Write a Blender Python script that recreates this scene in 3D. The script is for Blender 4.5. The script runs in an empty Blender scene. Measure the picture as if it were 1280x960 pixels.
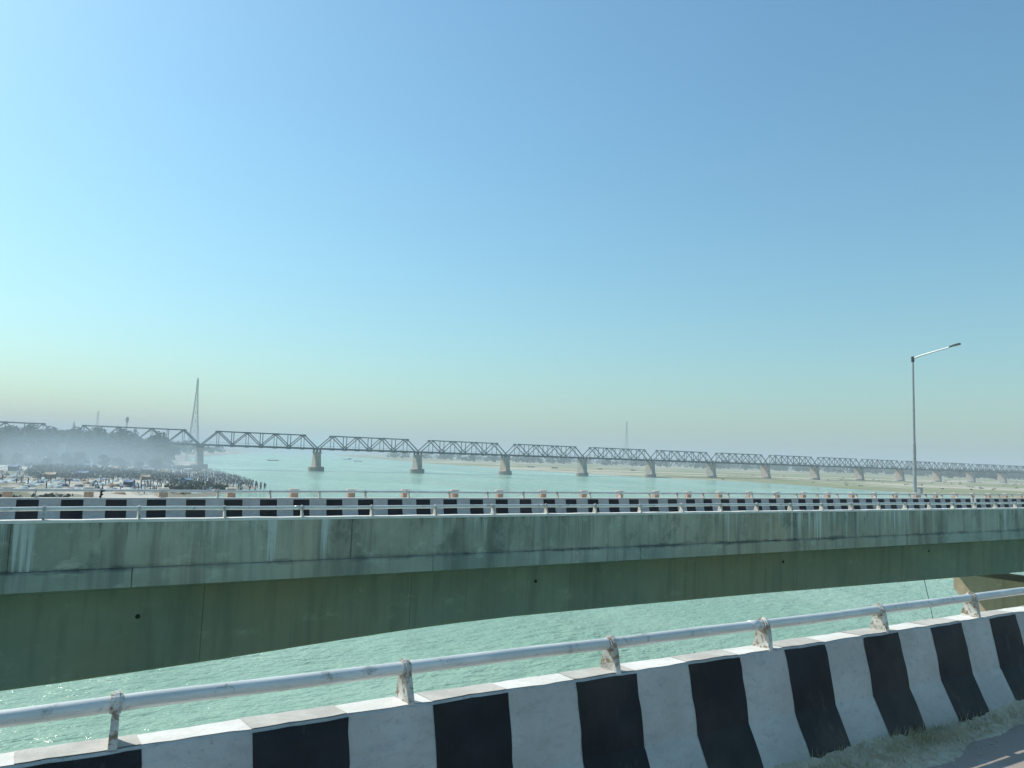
import bpy, math, random
import numpy as np
from mathutils import Vector, Matrix

random.seed(7)
rng = np.random.default_rng(7)
scene = bpy.context.scene
col = scene.collection

# ------------------------------------------------------------------ camera
WATER_TO_EYE = 11.1            # the eye is this far above the river (z = 0)
EYE = Vector((0.0, 0.0, WATER_TO_EYE))
PITCH, ROLL, YAW = math.radians(5.436), math.radians(1.876), math.radians(31.638)
fwd = Vector((math.sin(YAW) * math.cos(PITCH), math.cos(YAW) * math.cos(PITCH), math.sin(PITCH)))
rgt = Vector((math.cos(YAW), -math.sin(YAW), 0))
upv = rgt.cross(fwd)
r2 = rgt * math.cos(ROLL) + upv * math.sin(ROLL)
u2 = -rgt * math.sin(ROLL) + upv * math.cos(ROLL)
cam_d = bpy.data.cameras.new('camera')
cam = bpy.data.objects.new('camera', cam_d)
col.objects.link(cam)
cam.matrix_world = Matrix(((r2.x, u2.x, -fwd.x, EYE.x), (r2.y, u2.y, -fwd.y, EYE.y), (r2.z, u2.z, -fwd.z, EYE.z), (0, 0, 0, 1)))
cam_d.sensor_width = 36
cam_d.lens = 963.5 / 1280 * 36
cam_d.clip_start = 0.1
cam_d.clip_end = 60000
scene.camera = cam

# ------------------------------------------------------------------ sky, sun, exposure
SUN = Vector((-0.50, 0.88, 1.0)).normalized()
SUN_EL = math.asin(SUN.z)
SUN_AZ = math.atan2(SUN.x, SUN.y)          # clockwise from +Y
world = bpy.data.worlds.new('World')
scene.world = world
world.use_nodes = True
wn = world.node_tree
wn.nodes.clear()
w_out = wn.nodes.new('ShaderNodeOutputWorld')
w_bg = wn.nodes.new('ShaderNodeBackground')
w_sky = wn.nodes.new('ShaderNodeTexSky')
w_sky.sky_type = 'NISHITA'
w_sky.sun_disc = False
w_sky.sun_elevation = SUN_EL
w_sky.sun_rotation = SUN_AZ
w_sky.altitude = 100
w_sky.air_density = 1.5
w_sky.dust_density = 1.2
w_sky.ozone_density = 7.0
w_bg.inputs['Strength'].default_value = 0.10
w_tint = wn.nodes.new('ShaderNodeMix')
w_tint.data_type = 'RGBA'
w_tint.blend_type = 'MULTIPLY'
w_tint.inputs[0].default_value = 1.0
w_tint.inputs[7].default_value = (0.88, 1.12, 1.03, 1)     # the cool cast of the whole sky
wn.links.new(w_sky.outputs[0], w_tint.inputs[6])
wn.links.new(w_tint.outputs[2], w_bg.inputs['Color'])
wn.links.new(w_bg.outputs[0], w_out.inputs['Surface'])
sun_d = bpy.data.lights.new('sun', 'SUN')
sun_d.energy = 3.6
sun_d.angle = math.radians(0.53)
sun_d.color = (1.0, 0.95, 0.87)
sun_o = bpy.data.objects.new('sun', sun_d)
col.objects.link(sun_o)
sun_o.location = (0, 0, 200)
sun_o.rotation_euler = (-SUN).to_track_quat('-Z', 'Y').to_euler()
scene.view_settings.view_transform = 'Standard'
scene.view_settings.look = 'None'
scene.view_settings.gamma = 1.0
scene.view_settings.exposure = 0.45
scene.view_settings.use_curve_mapping = False
scene.cycles.volume_bounces = 4           # light scattered more than once in the haze


# ------------------------------------------------------------------ helpers
WL = {}                         # world location of every object built


class MB:
    """collects faces; build() links them as one mesh object"""
    def __init__(self):
        self.v, self.f, self.m = [], [], []

    def poly(self, pts, mi=0):
        n = len(self.v)
        self.v += [tuple(p) for p in pts]
        self.f.append(tuple(range(n, n + len(pts))))
        self.m.append(mi)

    def raw(self, verts, faces, mi=0):
        n = len(self.v)
        self.v += [tuple(p) for p in verts]
        self.f += [tuple(i + n for i in f) for f in faces]
        self.m += [mi] * len(faces)

    def box(self, x0, x1, y0, y1, z0, z1, mi=0):
        v = [(x, y, z) for x in (x0, x1) for y in (y0, y1) for z in (z0, z1)]
        self.raw(v, [(0, 1, 3, 2), (4, 6, 7, 5), (0, 4, 5, 1), (2, 3, 7, 6), (0, 2, 6, 4), (1, 5, 7, 3)], mi)

    def beam(self, a, b, w, h, mi=0, up=(0, 0, 1)):
        a, b = Vector(a), Vector(b)
        d = (b - a).normalized()
        s = d.cross(Vector(up))
        if s.length < 1e-4:
            s = d.cross(Vector((0, 1, 0)))
        s.normalize()
        t = s.cross(d)
        v = []
        for p in (a, b):
            for i, j in ((-1, -1), (1, -1), (1, 1), (-1, 1)):
                v.append(p + s * (i * w / 2) + t * (j * h / 2))
        self.raw(v, [(3, 2, 1, 0), (4, 5, 6, 7), (0, 1, 5, 4), (1, 2, 6, 5), (2, 3, 7, 6), (3, 0, 4, 7)], mi)

    def tube(self, pts, rad, n=8, cap=True, mi=0):
        pts = [Vector(p) for p in pts]
        if not isinstance(rad, (list, tuple)):
            rad = [rad] * len(pts)
        base = len(self.v)
        for i, p in enumerate(pts):
            d = (pts[min(i + 1, len(pts) - 1)] - pts[max(i - 1, 0)]).normalized()
            s = d.cross(Vector((0, 0, 1)))
            if s.length < 1e-3:
                s = Vector((1, 0, 0))
            s.normalize()
            t = s.cross(d)
            for k in range(n):
                a = 2 * math.pi * k / n
                self.v.append(tuple(p + s * (math.cos(a) * rad[i]) + t * (math.sin(a) * rad[i])))
        for i in range(len(pts) - 1):
            for k in range(n):
                a, b = base + i * n + k, base + i * n + (k + 1) % n
                self.f.append((a, b, b + n, a + n))
                self.m.append(mi)
        if cap:
            self.f.append(tuple(base + k for k in reversed(range(n))))
            e = base + (len(pts) - 1) * n
            self.f.append(tuple(e + k for k in range(n)))
            self.m += [mi, mi]

    def prism_x(self, prof, x0, x1, mi=0):
        """closed (y, z) outline swept along x"""
        n = len(prof)
        v = [(x0, y, z) for y, z in prof] + [(x1, y, z) for y, z in prof]
        f = [(i, (i + 1) % n, (i + 1) % n + n, i + n) for i in range(n)]
        f += [tuple(reversed(range(n))), tuple(range(n, 2 * n))]
        self.raw(v, f, mi)

    def mesh(self, name, mats, smooth=False):
        me = bpy.data.meshes.new(name)
        me.from_pydata(self.v, [], self.f)
        if not isinstance(mats, (list, tuple)):
            mats = [mats]
        for m in mats:
            me.materials.append(m)
        if len(mats) > 1:
            me.polygons.foreach_set('material_index', self.m)
        if smooth:
            me.polygons.foreach_set('use_smooth', [True] * len(me.polygons))
        me.update()
        return me


def fix_normals(me):
    import bmesh
    bm = bmesh.new()
    bm.from_mesh(me)
    bmesh.ops.recalc_face_normals(bm, faces=bm.faces)
    bm.to_mesh(me)
    bm.free()


def place(name, data, parent=None, loc=(0, 0, 0)):
    """link an object (mesh or Empty) with a world location, optionally as a part"""
    o = bpy.data.objects.new(name, data)
    col.objects.link(o)
    loc = Vector(loc)
    WL[o.name] = loc
    if parent is not None:
        o.parent = parent
        o.location = loc - WL[parent.name]
    else:
        o.location = loc
    if data is None:
        o.empty_display_size = 0.3
    return o


def build(name, mb, mats, parent=None, loc=(0, 0, 0), smooth=False, fix=False):
    me = mb.mesh(name, mats, smooth)
    if fix:
        fix_normals(me)
    return place(name, me, parent, loc)


def built_at(name, mb, mats, parent, smooth=False, fix=False):
    """mb holds world coordinates; the part's origin sits where its thing's does"""
    o = WL[parent.name]
    mb.v = [(x - o.x, y - o.y, z - o.z) for x, y, z in mb.v]
    return build(name, mb, mats, parent, o, smooth, fix)


def tag(o, label=None, cat=None, group=None, kind=None):
    if label:
        o['label'] = label
    if cat:
        o['category'] = cat
    if group:
        o['group'] = group
    if kind:
        o['kind'] = kind
    return o


def thing(name, loc, label, cat, group=None):
    return tag(place(name, None, None, loc), label, cat, group)


# ------------------------------------------------------------------ materials
class NT:
    def __init__(self, name):
        self.mat = bpy.data.materials.new(name)
        self.mat.use_nodes = True
        self.t = self.mat.node_tree
        self.t.nodes.clear()
        self.out = self.t.nodes.new('ShaderNodeOutputMaterial')
        self.bs = self.t.nodes.new('ShaderNodeBsdfPrincipled')
        self.t.links.new(self.bs.outputs[0], self.out.inputs['Surface'])
        self.geo = self.t.nodes.new('ShaderNodeNewGeometry')
        self.pos = self.geo.outputs['Position']

    def n(self, typ, **kw):
        nd = self.t.nodes.new(typ)
        for k, v in kw.items():
            setattr(nd, k, v)
        return nd

    def put(self, sock, val):
        if hasattr(val, 'links') or hasattr(val, 'is_output'):
            self.t.links.new(val, sock)
        else:
            sock.default_value = val

    def mapv(self, scale=(1, 1, 1), off=(0, 0, 0), rot=(0, 0, 0), src=None):
        m = self.n('ShaderNodeMapping')
        self.put(m.inputs['Vector'], src or self.pos)
        m.inputs['Scale'].default_value = scale
        m.inputs['Location'].default_value = off
        m.inputs['Rotation'].default_value = rot
        return m.outputs[0]

    def noise(self, scale, detail=4, rough=0.55, vec=None, dist=0.0):
        nd = self.n('ShaderNodeTexNoise')
        self.put(nd.inputs['Vector'], vec or self.pos)
        nd.inputs['Scale'].default_value = scale
        nd.inputs['Detail'].default_value = detail
        nd.inputs['Roughness'].default_value = rough
        nd.inputs['Distortion'].default_value = dist
        return nd.outputs['Fac']

    def ramp(self, val, a, b, lo=0.0, hi=1.0):
        nd = self.n('ShaderNodeMapRange', interpolation_type='SMOOTHSTEP')
        self.put(nd.inputs['Value'], val)
        nd.inputs['From Min'].default_value = a
        nd.inputs['From Max'].default_value = b
        nd.inputs['To Min'].default_value = lo
        nd.inputs['To Max'].default_value = hi
        return nd.outputs[0]

    def mix(self, fac, a, b):
        nd = self.n('ShaderNodeMix', data_type='RGBA')
        self.put(nd.inputs[0], fac)
        for s, v in ((nd.inputs[6], a), (nd.inputs[7], b)):
            if isinstance(v, tuple):
                s.default_value = (*v[:3], 1)
            else:
                self.put(s, v)
        return nd.outputs[2]

    def math(self, op, a, b=0.0):
        nd = self.n('ShaderNodeMath', operation=op)
        self.put(nd.inputs[0], a)
        self.put(nd.inputs[1], b)
        return nd.outputs[0]

    def axis(self, i):
        s = self.n('ShaderNodeSeparateXYZ')
        self.put(s.inputs[0], self.pos)
        return s.outputs[i]

    def bump(self, h, strength=0.3, dist=0.01):
        b = self.n('ShaderNodeBump')
        b.inputs['Strength'].default_value = strength
        b.inputs['Distance'].default_value = dist
        self.put(b.inputs['Height'], h)
        self.put(self.bs.inputs['Normal'], b.outputs[0])
        return self

    def base(self, c, rough=0.8, metal=0.0, spec=None):
        if isinstance(c, tuple):
            self.bs.inputs['Base Color'].default_value = (*c[:3], 1)
        else:
            self.put(self.bs.inputs['Base Color'], c)
        self.put(self.bs.inputs['Roughness'], rough)
        self.bs.inputs['Metallic'].default_value = metal
        if spec is not None:
            self.bs.inputs['Specular IOR Level'].default_value = spec
        return self


def m_white_barrier():
    k = NT('white_barrier_paint')
    c = k.mix(k.ramp(k.noise(2.3, 6), .35, .7), (.46, .46, .43), (.57, .57, .54))
    c = k.mix(k.ramp(k.noise(19, 6, .75), .57, .70, 0, .6), c, (.22, .23, .23))     # worn pits
    smear = k.mapv((5, 5, 14), rot=(0, .5, 0))
    c = k.mix(k.ramp(k.noise(1.6, 5, .65, smear), .48, .72, 0, .38), c, (.30, .31, .31))
    z = k.ramp(k.math('ADD', k.axis(2), k.math('MULTIPLY', k.noise(3, 4), .5)), WATER_TO_EYE - 2.15, WATER_TO_EYE - 1.65, .55, 0)
    c = k.mix(z, c, (.34, .31, .25))                                              # road dirt thrown up
    return k.base(c, .85).bump(k.math('ADD', k.noise(34, 6, .7), k.math('MULTIPLY', k.noise(6, 5), 1.8)), 1.0, .016).mat


def m_black_barrier():
    k = NT('black_barrier_paint')
    c = k.mix(k.ramp(k.noise(1.9, 5), .35, .7), (.008, .011, .013), (.022, .026, .028))
    c = k.mix(k.ramp(k.noise(.8, 5, .6, k.mapv((1, 1, 1), (5, 2, 7))), .46, .66, 0, .8), c, (.045, .042, .036))
    c = k.mix(k.ramp(k.noise(3.3, 6, .75, k.mapv((1, 1, .35), (1, 6, 3))), .58, .72, 0, .5), c, (.085, .09, .085))
    c = k.mix(k.ramp(k.noise(24, 5, .7), .66, .75, 0, .5), c, (.10, .10, .10))
    z = k.ramp(k.math('ADD', k.axis(2), k.math('MULTIPLY', k.noise(3, 4), .5)), WATER_TO_EYE - 2.15, WATER_TO_EYE - 1.7, .5, 0)
    c = k.mix(z, c, (.12, .105, .08))
    return k.base(c, .65, 0, .25).bump(k.noise(34, 6, .7), .5, .008).mat


def m_coping(name, a, b):
    k = NT(name)
    c = k.mix(k.ramp(k.noise(4, 6, .65), .4, .65), a, b)
    c = k.mix(k.ramp(k.noise(40, 4, .7), .62, .72, 0, .7), c, (.30, .28, .24))
    return k.base(c, .9).bump(k.noise(45, 6, .7), .6, .008).mat


def m_rail():
    k = NT('painted_pipe')
    g = k.mapv((1.0, 6, 6))
    c = k.mix(k.ramp(k.noise(2.2, 6, .65, g), .42, .68), (.56, .58, .55), (.72, .72, .68))
    c = k.mix(k.ramp(k.noise(7, 6, .75), .55, .70, 0, .75), c, (.17, .17, .14))
    c = k.mix(k.ramp(k.noise(60, 3, .7), .68, .76, 0, .8), c, (.16, .12, .08))
    return k.base(c, .42, .15).bump(k.noise(30, 4), .12, .004).mat


def m_post():
    k = NT('rusting_white_post')
    c = k.mix(k.ramp(k.noise(8, 5), .4, .7), (.42, .42, .38), (.66, .65, .60))
    c = k.mix(k.ramp(k.noise(26, 6, .72), .50, .60, 0, .9), c, (.19, .115, .055))
    c = k.mix(k.ramp(k.noise(55, 4, .7), .62, .7, 0, .8), c, (.06, .045, .03))
    return k.base(c, .7).bump(k.noise(60, 4), .4, .004).mat


def m_concrete(name, a, b, streak=.6, white=.0, ztop=0., dirt=None, joint=None):
    k = NT(name)
    c = k.mix(k.ramp(k.noise(.55, 7, .62), .33, .68), a, b)
    c = k.mix(k.ramp(k.noise(.11, 4, .6, k.mapv((1, 1, 1), (14, 0, 0))), .42, .62, 0, .8), c, tuple(x * y for x, y in zip(b, (1.05, .86, .72))))
    s = k.noise(1.0, 5, .6, k.mapv((2.6, 2.6, .22)))
    c = k.mix(k.ramp(s, .46, .68, 0, streak), c, tuple(x * .42 for x in a))
    s1 = k.noise(1.0, 5, .6, k.mapv((9.0, 9.0, .5), (3, 0, 0)))
    c = k.mix(k.ramp(s1, .5, .72, 0, streak * .7), c, tuple(x * .5 for x in a))
    c = k.mix(k.ramp(k.noise(1.7, 6, .7, k.mapv((1, 1, 1.6), (9, 4, 2))), .55, .75, 0, .45), c, tuple(min(1, x * 1.5) for x in b))
    if joint is not None:       # grime caught along the construction joint
        d = k.math('ABSOLUTE', k.math('SUBTRACT', k.axis(2), joint))
        d = k.math('SUBTRACT', d, k.math('MULTIPLY', k.math('SUBTRACT', k.noise(1.3, 6, .7, k.mapv((1, 1, 3))), .5), .28))
        jp = k.ramp(k.noise(.6, 5, .65, k.mapv((1, 1, .4), (17, 0, 0))), .40, .62, .25, 1)
        c = k.mix(k.math('MULTIPLY', k.ramp(d, .0, .075, .8, 0), jp), c, (.03, .04, .045))
    if white > 0:               # lime weeping down from under the coping
        s2 = k.noise(1.0, 4, .55, k.mapv((6.5, 6.5, .16), (1.7, 0, 0)))
        run = k.math('SUBTRACT', s2, k.math('MULTIPLY', k.math('SUBTRACT', ztop, k.axis(2)), .12))
        wp = k.ramp(k.noise(.33, 3, .6, k.mapv((1, 1, .2), (8, 0, 0))), .44, .60)
        c = k.mix(k.math('MULTIPLY', k.ramp(run, .47, .60, 0, white), wp), c, (.62, .66, .63))
        s3 = k.noise(1.0, 3, .5, k.mapv((13, 13, .3), (5, 0, 0)))
        run2 = k.math('SUBTRACT', s3, k.math('MULTIPLY', k.math('SUBTRACT', ztop, k.axis(2)), .45))
        patch = k.ramp(k.noise(.5, 4, .6, k.mapv((1, 1, .3), (2, 0, 0))), .42, .62)
        c = k.mix(k.math('MULTIPLY', k.ramp(run2, .48, .66, 0, .75), patch), c, (.05, .055, .05))
        blot = k.noise(1.1, 7, .72, k.mapv((1, 1, .7), (21, 0, 5)))
        c = k.mix(k.ramp(blot, .54, .68, 0, .6), c, (.09, .115, .10))
        c = k.mix(k.ramp(k.noise(3.1, 6, .7, k.mapv((1, 1, .8), (4, 0, 9))), .56, .70, 0, .45), c, (.40, .43, .36))
    if dirt:
        c = k.mix(k.ramp(k.noise(7, 6, .75), .62, .7, 0, .5), c, dirt)
    return k.base(c, .9).bump(k.math('ADD', k.noise(18, 6, .7), k.math('MULTIPLY', k.noise(2, 3), .8)), .35, .012).mat


def m_plain(name, a, b=None, rough=.7, scale=3., metal=0., bump=0.):
    k = NT(name)
    c = k.mix(k.ramp(k.noise(scale, 5), .35, .65), a, b or tuple(x * .8 for x in a))
    k.base(c, rough, metal)
    if bump:
        k.bump(k.noise(scale * 6, 5), bump, .01)
    return k.mat


def m_leaf(name, a, b, scale=.5):
    k = NT(name)
    c = k.mix(k.ramp(k.noise(scale, 3), .3, .7), a, b)
    k.base(c, .75)
    k.bs.inputs['Specular IOR Level'].default_value = .2
    return k.mat


def m_water():
    k = NT('river_water')
    c = k.mix(k.ramp(k.noise(.02, 6, .65, k.mapv((1, .3, 1)), 1.2), .36, .66), (.245, .405, .295), (.345, .50, .385))
    big = k.noise(.16, 3, .5, k.mapv((1.0, 1.9, 1), rot=(0, 0, .5)))
    mid = k.noise(.75, 4, .55, k.mapv((1.0, 2.0, 1), rot=(0, 0, .35)))
    fine = k.noise(3.2, 3, .55, k.mapv((1.0, 1.7, 1), rot=(0, 0, .6)))
    h = k.math('ADD', k.math('MULTIPLY', big, .45), k.math('ADD', k.math('MULTIPLY', mid, .32), k.math('MULTIPLY', fine, .07)))
    k.base(c, k.ramp(k.noise(.02, 4, .6, k.mapv((1, .3, 1))), .35, .7, .10, .22))
    k.bs.inputs['IOR'].default_value = 1.33
    k.bs.inputs['Specular IOR Level'].default_value = .30
    return k.bump(k.math('MULTIPLY', h, k.ramp(k.noise(.035, 4, .6, k.mapv((1, .4, 1), (3, 8, 0)), .6), .35, .65, .65, 1.25)), 1.0, 1.3).mat


def m_bank(name, sand, sand2, grass, grass2, gscale, thr, stretch=(1, 1, 1), up=None):
    k = NT(name)
    s = k.mix(k.ramp(k.noise(.03, 6, .65, k.mapv(stretch)), .35, .65), sand, sand2)
    g = k.mix(k.ramp(k.noise(.05, 6, .65), .35, .65), grass, grass2)
    c = k.mix(k.ramp(k.noise(gscale, 7, .62, k.mapv(stretch, (7, 3, 0)), .4), thr - .035, thr + .035), s, g)
    if up:                      # turf on the higher ground
        c = k.mix(k.ramp(k.math('ADD', k.axis(2), k.math('MULTIPLY', k.noise(.06, 5), 2.0)), up, up + 1.2), c, g)
    wet = k.ramp(k.axis(2), .05, .35, .6, 0)
    c = k.mix(wet, c, tuple(x * .5 for x in sand2))
    return k.base(c, .95).bump(k.noise(.4, 6, .7), .5, .4).mat


M = dict(
    white=m_white_barrier(), black=m_black_barrier(),
    cop_white=m_coping('coping_white', (.62, .605, .555), (.72, .705, .66)),
    cop_grey=m_coping('coping_worn_grey', (.42, .40, .36), (.52, .50, .45)),
    rail=m_rail(), post=m_post(),
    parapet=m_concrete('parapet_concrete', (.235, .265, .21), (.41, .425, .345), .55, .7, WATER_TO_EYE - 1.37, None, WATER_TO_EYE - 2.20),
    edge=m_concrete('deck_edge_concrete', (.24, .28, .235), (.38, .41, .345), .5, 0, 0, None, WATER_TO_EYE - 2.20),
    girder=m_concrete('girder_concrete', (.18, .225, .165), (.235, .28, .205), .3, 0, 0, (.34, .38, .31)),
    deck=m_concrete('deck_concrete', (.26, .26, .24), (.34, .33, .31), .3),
    pier=m_concrete('pier_concrete', (.36, .32, .24), (.46, .41, .32), .25),
    rpier=m_concrete('masonry_pier', (.30, .285, .25), (.42, .395, .35), .3),
    steel=m_plain('grey_bridge_steel', (.065, .10, .105), (.105, .145, .15), .55, .8),
    asphalt=m_concrete('worn_road', (.22, .225, .22), (.31, .31, .30), .0),
    lamp=m_plain('galvanised_steel', (.42, .44, .44), (.34, .36, .36), .5, 4, .4),
    galv=m_plain('tower_steel', (.40, .43, .44), (.48, .51, .52), .6, .5),
    dark=m_plain('dark_grey_metal', (.06, .065, .07), rough=.5),
    terracotta=m_plain('pink_brown_concrete', (.52, .36, .27), (.42, .30, .23), .9, 9),
    capstone=m_plain('pale_cap_concrete', (.62, .58, .5), (.5, .47, .4), .9, 9),
    water=m_water(),
    lbank=m_bank('left_bank_soil', (.52, .47, .38), (.40, .37, .31), (.13, .14, .09), (.20, .195, .13), .03, .50, (1, .55, 1), 5.0),
    rbank=m_bank('right_bank_sand', (.50, .45, .34), (.38, .35, .26), (.17, .20, .09), (.26, .26, .13), .011, .46, (1.2, .5, 1)),
    sandpath=m_plain('pale_sand', (.60, .55, .44), (.52, .47, .37), .95, .2),
    leaf=[m_leaf('leaf_dark', (.035, .06, .028), (.06, .09, .04)), m_leaf('leaf_mid', (.05, .085, .035), (.085, .115, .05)), m_leaf('leaf_olive', (.07, .085, .04), (.10, .11, .055))],
    bark=m_plain('bark', (.12, .09, .06), (.08, .06, .045), .95, 3),
    scrub=m_leaf('scrub_leaf', (.065, .08, .055), (.12, .125, .085)),
    straw=m_leaf('dry_grass_blade', (.50, .44, .28), (.38, .35, .20), 6),
    gravel=m_plain('road_grit', (.40, .36, .26), (.52, .48, .36), .95, 14, 0, 1.0),  # pale tone makes grit look sunlit where the barrier shades it
    cloth=[m_plain('tarp_blue', (.10, .17, .32)), m_plain('tarp_white', (.6, .6, .58)), m_plain('tarp_teal', (.12, .26, .34)), m_plain('tarp_grey', (.28, .30, .32)), m_plain('thatch', (.40, .33, .2))],
    people=[m_plain('clothes_blue', (.09, .12, .19)), m_plain('clothes_white', (.56, .65, .62)), m_plain('clothes_dark', (.035, .035, .045)), m_plain('clothes_red', (.20, .08, .075)), m_plain('clothes_saffron', (.34, .22, .12)), m_plain('skin', (.16, .09, .06))],
    blackcloth=m_plain('black_cloth', (.012, .012, .014), rough=.9),
    hull=m_plain('tarred_hull', (.05, .05, .055), (.08, .075, .07), .8),
    stone=m_plain('pale_plaster', (.5, .46, .4), (.42, .38, .33), .9),
)


def Z(zr):
    return WATER_TO_EYE + zr


def wob(x, k, a=1.0):
    return a * (math.sin(x * 7.3 + k * 2.1) * .4 + math.sin(x * 17.9 + k * 4.7) * .3 + math.sin(x * 41.3 + k * 1.3) * .2 + math.sin(x * 3.1 + k) * .35)


# ------------------------------------------------------------------ river and banks
def grid_mesh(P, nx, ny):
    f = [(j * nx + i, j * nx + i + 1, (j + 1) * nx + i + 1, (j + 1) * nx + i) for j in range(ny - 1) for i in range(nx - 1)]
    return P, f


mb = MB()
R_ = 8000
mb.poly([(-R_, -R_, 0), (R_, -R_, 0), (R_, R_, 0), (-R_, R_, 0)])
river = build('river', mb, M['water'])
tag(river, 'turquoise rippled river running under the bridges', None, None, 'structure')

LS = np.array([(-600, -260), (60, -150), (110, -80), (150, -8), (190, 36), (225, 56), (284, 62), (330, 66), (413, 76), (477, 86), (664, 110), (926, 150), (1148, 221), (2905, 692), (7900, 2100)], float)
RS = np.array([(-600, 365), (239, 371), (264, 380), (292, 391), (336, 402), (379, 402), (418, 380), (500, 379), (617, 382), (749, 420), (898, 428), (1200, 520), (1490, 598), (1864, 660), (2600, 900), (7900, 3200)], float)


def left_shore(Y):
    return float(np.interp(Y, LS[:, 0], LS[:, 1]))


def right_shore(Y):
    return float(np.interp(Y, RS[:, 0], RS[:, 1]))


def sm(a, b, x):
    t = min(1, max(0, (x - a) / (b - a)))
    return t * t * (3 - 2 * t)


def lump(x, y):
    return (math.sin(x * .071 + y * .043) + math.sin(x * .029 - y * .061 + 1.7) + .6 * math.sin(x * .17 + 2.2) * math.sin(y * .13 + .4)) / 2.6


def left_height(u, X, Y):
    if u < 0:
        return u * .12
    return .25 * sm(0, 4, u) + 1.2 * sm(3, 40, u) + 3.2 * sm(50, 220, u) + 2.0 * sm(300, 700, Y) * sm(10, 80, u) + lump(X, Y) * .7 * sm(5, 60, u)


def right_height(u, X, Y):
    if u < 0:
        return u * .1
    return .35 * sm(0, 10, u) + .5 * sm(20, 120, u) + .9 * sm(200, 900, u) + lump(X * .4, Y * .4) * .3 * sm(10, 100, u)


def bank(name, side, shore, height, mat, label):
    us = np.concatenate([[-12, -6, -2, 0, 1.5, 3], np.arange(6, 120, 6), np.geomspace(124, 7000 if side > 0 else 6500, 44)])
    ys = np.concatenate([np.linspace(-600, 60, 12), np.arange(70, 560, 7), np.geomspace(565, 7900, 55)])
    V = []
    for Y in ys:
        s = shore(Y) + 2.2 * math.sin(Y * .11) + 1.4 * math.sin(Y * .37 + 1)
        for u in us:
            X = s + side * u
            V.append((max(-7990, min(7990, X)), Y, height(u, X, Y)))
    nx, ny = len(us), len(ys)
    f = [(j * nx + i, j * nx + i + 1, (j + 1) * nx + i + 1, (j + 1) * nx + i) for j in range(ny - 1) for i in range(nx - 1)]
    if side < 0:
        f = [tuple(reversed(q)) for q in f]
    mb = MB()
    mb.raw(V, f)
    o = build(name, mb, mat, smooth=True)
    return tag(o, label, None, None, 'structure')


bank('left_riverbank', -1, left_shore, left_height, M['lbank'], 'sandy scrub-covered left riverbank crowded near the water')
bank('right_riverbank', 1, right_shore, right_height, M['rbank'], 'flat sand and grass on the right riverbank')


def left_ground(X, Y):
    return left_height(left_shore(Y) - X, X, Y)


def right_ground(X, Y):
    return right_height(X - right_shore(Y), X, Y)


# pale sand track over the right bank
mb = MB()
tr = [(420, 560), (470, 470), (520, 400), (560, 350), (590, 300), (600, 250), (590, 190), (575, 120)]
pts = []
for i in range(len(tr) - 1):
    for t in np.linspace(0, 1, 8, endpoint=False):
        pts.append((tr[i][0] + (tr[i + 1][0] - tr[i][0]) * t, tr[i][1] + (tr[i + 1][1] - tr[i][1]) * t))
V, F = [], []
for i, (x, y) in enumerate(pts):
    w = 10 + 3 * math.sin(i * .9)
    for s in (-1, -.33, .33, 1):
        X, Y = x + s * w, y + s * w * .25
        V.append((X, Y, right_ground(X, Y) + .12))
for i in range(len(pts) - 1):
    for j in range(3):
        F.append((i * 4 + j, i * 4 + j + 1, i * 4 + j + 5, i * 4 + j + 4))
mb.raw(V, F)
tag(build('sand_track', mb, M['sandpath'], smooth=True, fix=True), 'pale sandy track across the right bank', None, None, 'structure')

# ------------------------------------------------------------------ near road bridge (its barrier fills the foreground)
YF, YB = 4.075, 4.268            # front and back of the coping
ZT = Z(-1.41)
near = thing('road_bridge', (0, 3.0, Z(-2.25)), 'foreground road bridge with striped crash barrier and pipe railing', 'bridge')
AX0, AX1 = -14.0, 34.0
prof = [(YB, -1.408), (YF + .012, -1.402), (YF, -1.414), (4.058, -1.48), (4.040, -1.56), (4.023, -1.63), (4.008, -1.70), (3.994, -1.78), (3.981, -1.86), (3.968, -1.885), (3.93, -1.96), (3.885, -2.05), (3.84, -2.145), (3.805, -2.245)]


def a_pt(x, i, off=0.0):
    y, z = prof[i]
    if i == 0:
        return (x, y + wob(x, 9, .004), Z(z) + wob(x, 3, .003))
    if i in (1, 2):
        return (x, y - off * (i == 2) + wob(x, 5, .006), Z(z) + off * (i == 1) + wob(x, 1, .0045))
    return (x, y - off + wob(x, i * .4, .003), Z(z))


mb = MB()
xs = np.linspace(AX0, AX1, 560)
for i, x in enumerate(xs):
    row = [a_pt(x, k) for k in range(len(prof))] + [(x, YB, Z(-2.62)), ]
    mb.v += row
nr = len(prof) + 1
for i in range(len(xs) - 1):
    for k in range(nr - 2):
        mb.f.append((i * nr + k, i * nr + k + 1, (i + 1) * nr + k + 1, (i + 1) * nr + k))
    a = i * nr
    mb.f.append((a + nr - 1, a, a + nr, a + 2 * nr - 1))          # back face
mb.m = [0 if (k % nr) else 0 for k in range(len(mb.f))]
barrier = built_at('crash_barrier', mb, [M['white']], near, fix=True)

mb = MB()                        # white paint on the coping
for i in range(len(xs) - 1):
    q = [a_pt(xs[i], 0), a_pt(xs[i], 1), a_pt(xs[i + 1], 1), a_pt(xs[i + 1], 0)]
    mb.poly([(x, y, z + .003) for x, y, z in q])
built_at('coping_top', mb, M['cop_white'], barrier, fix=True)

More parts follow.
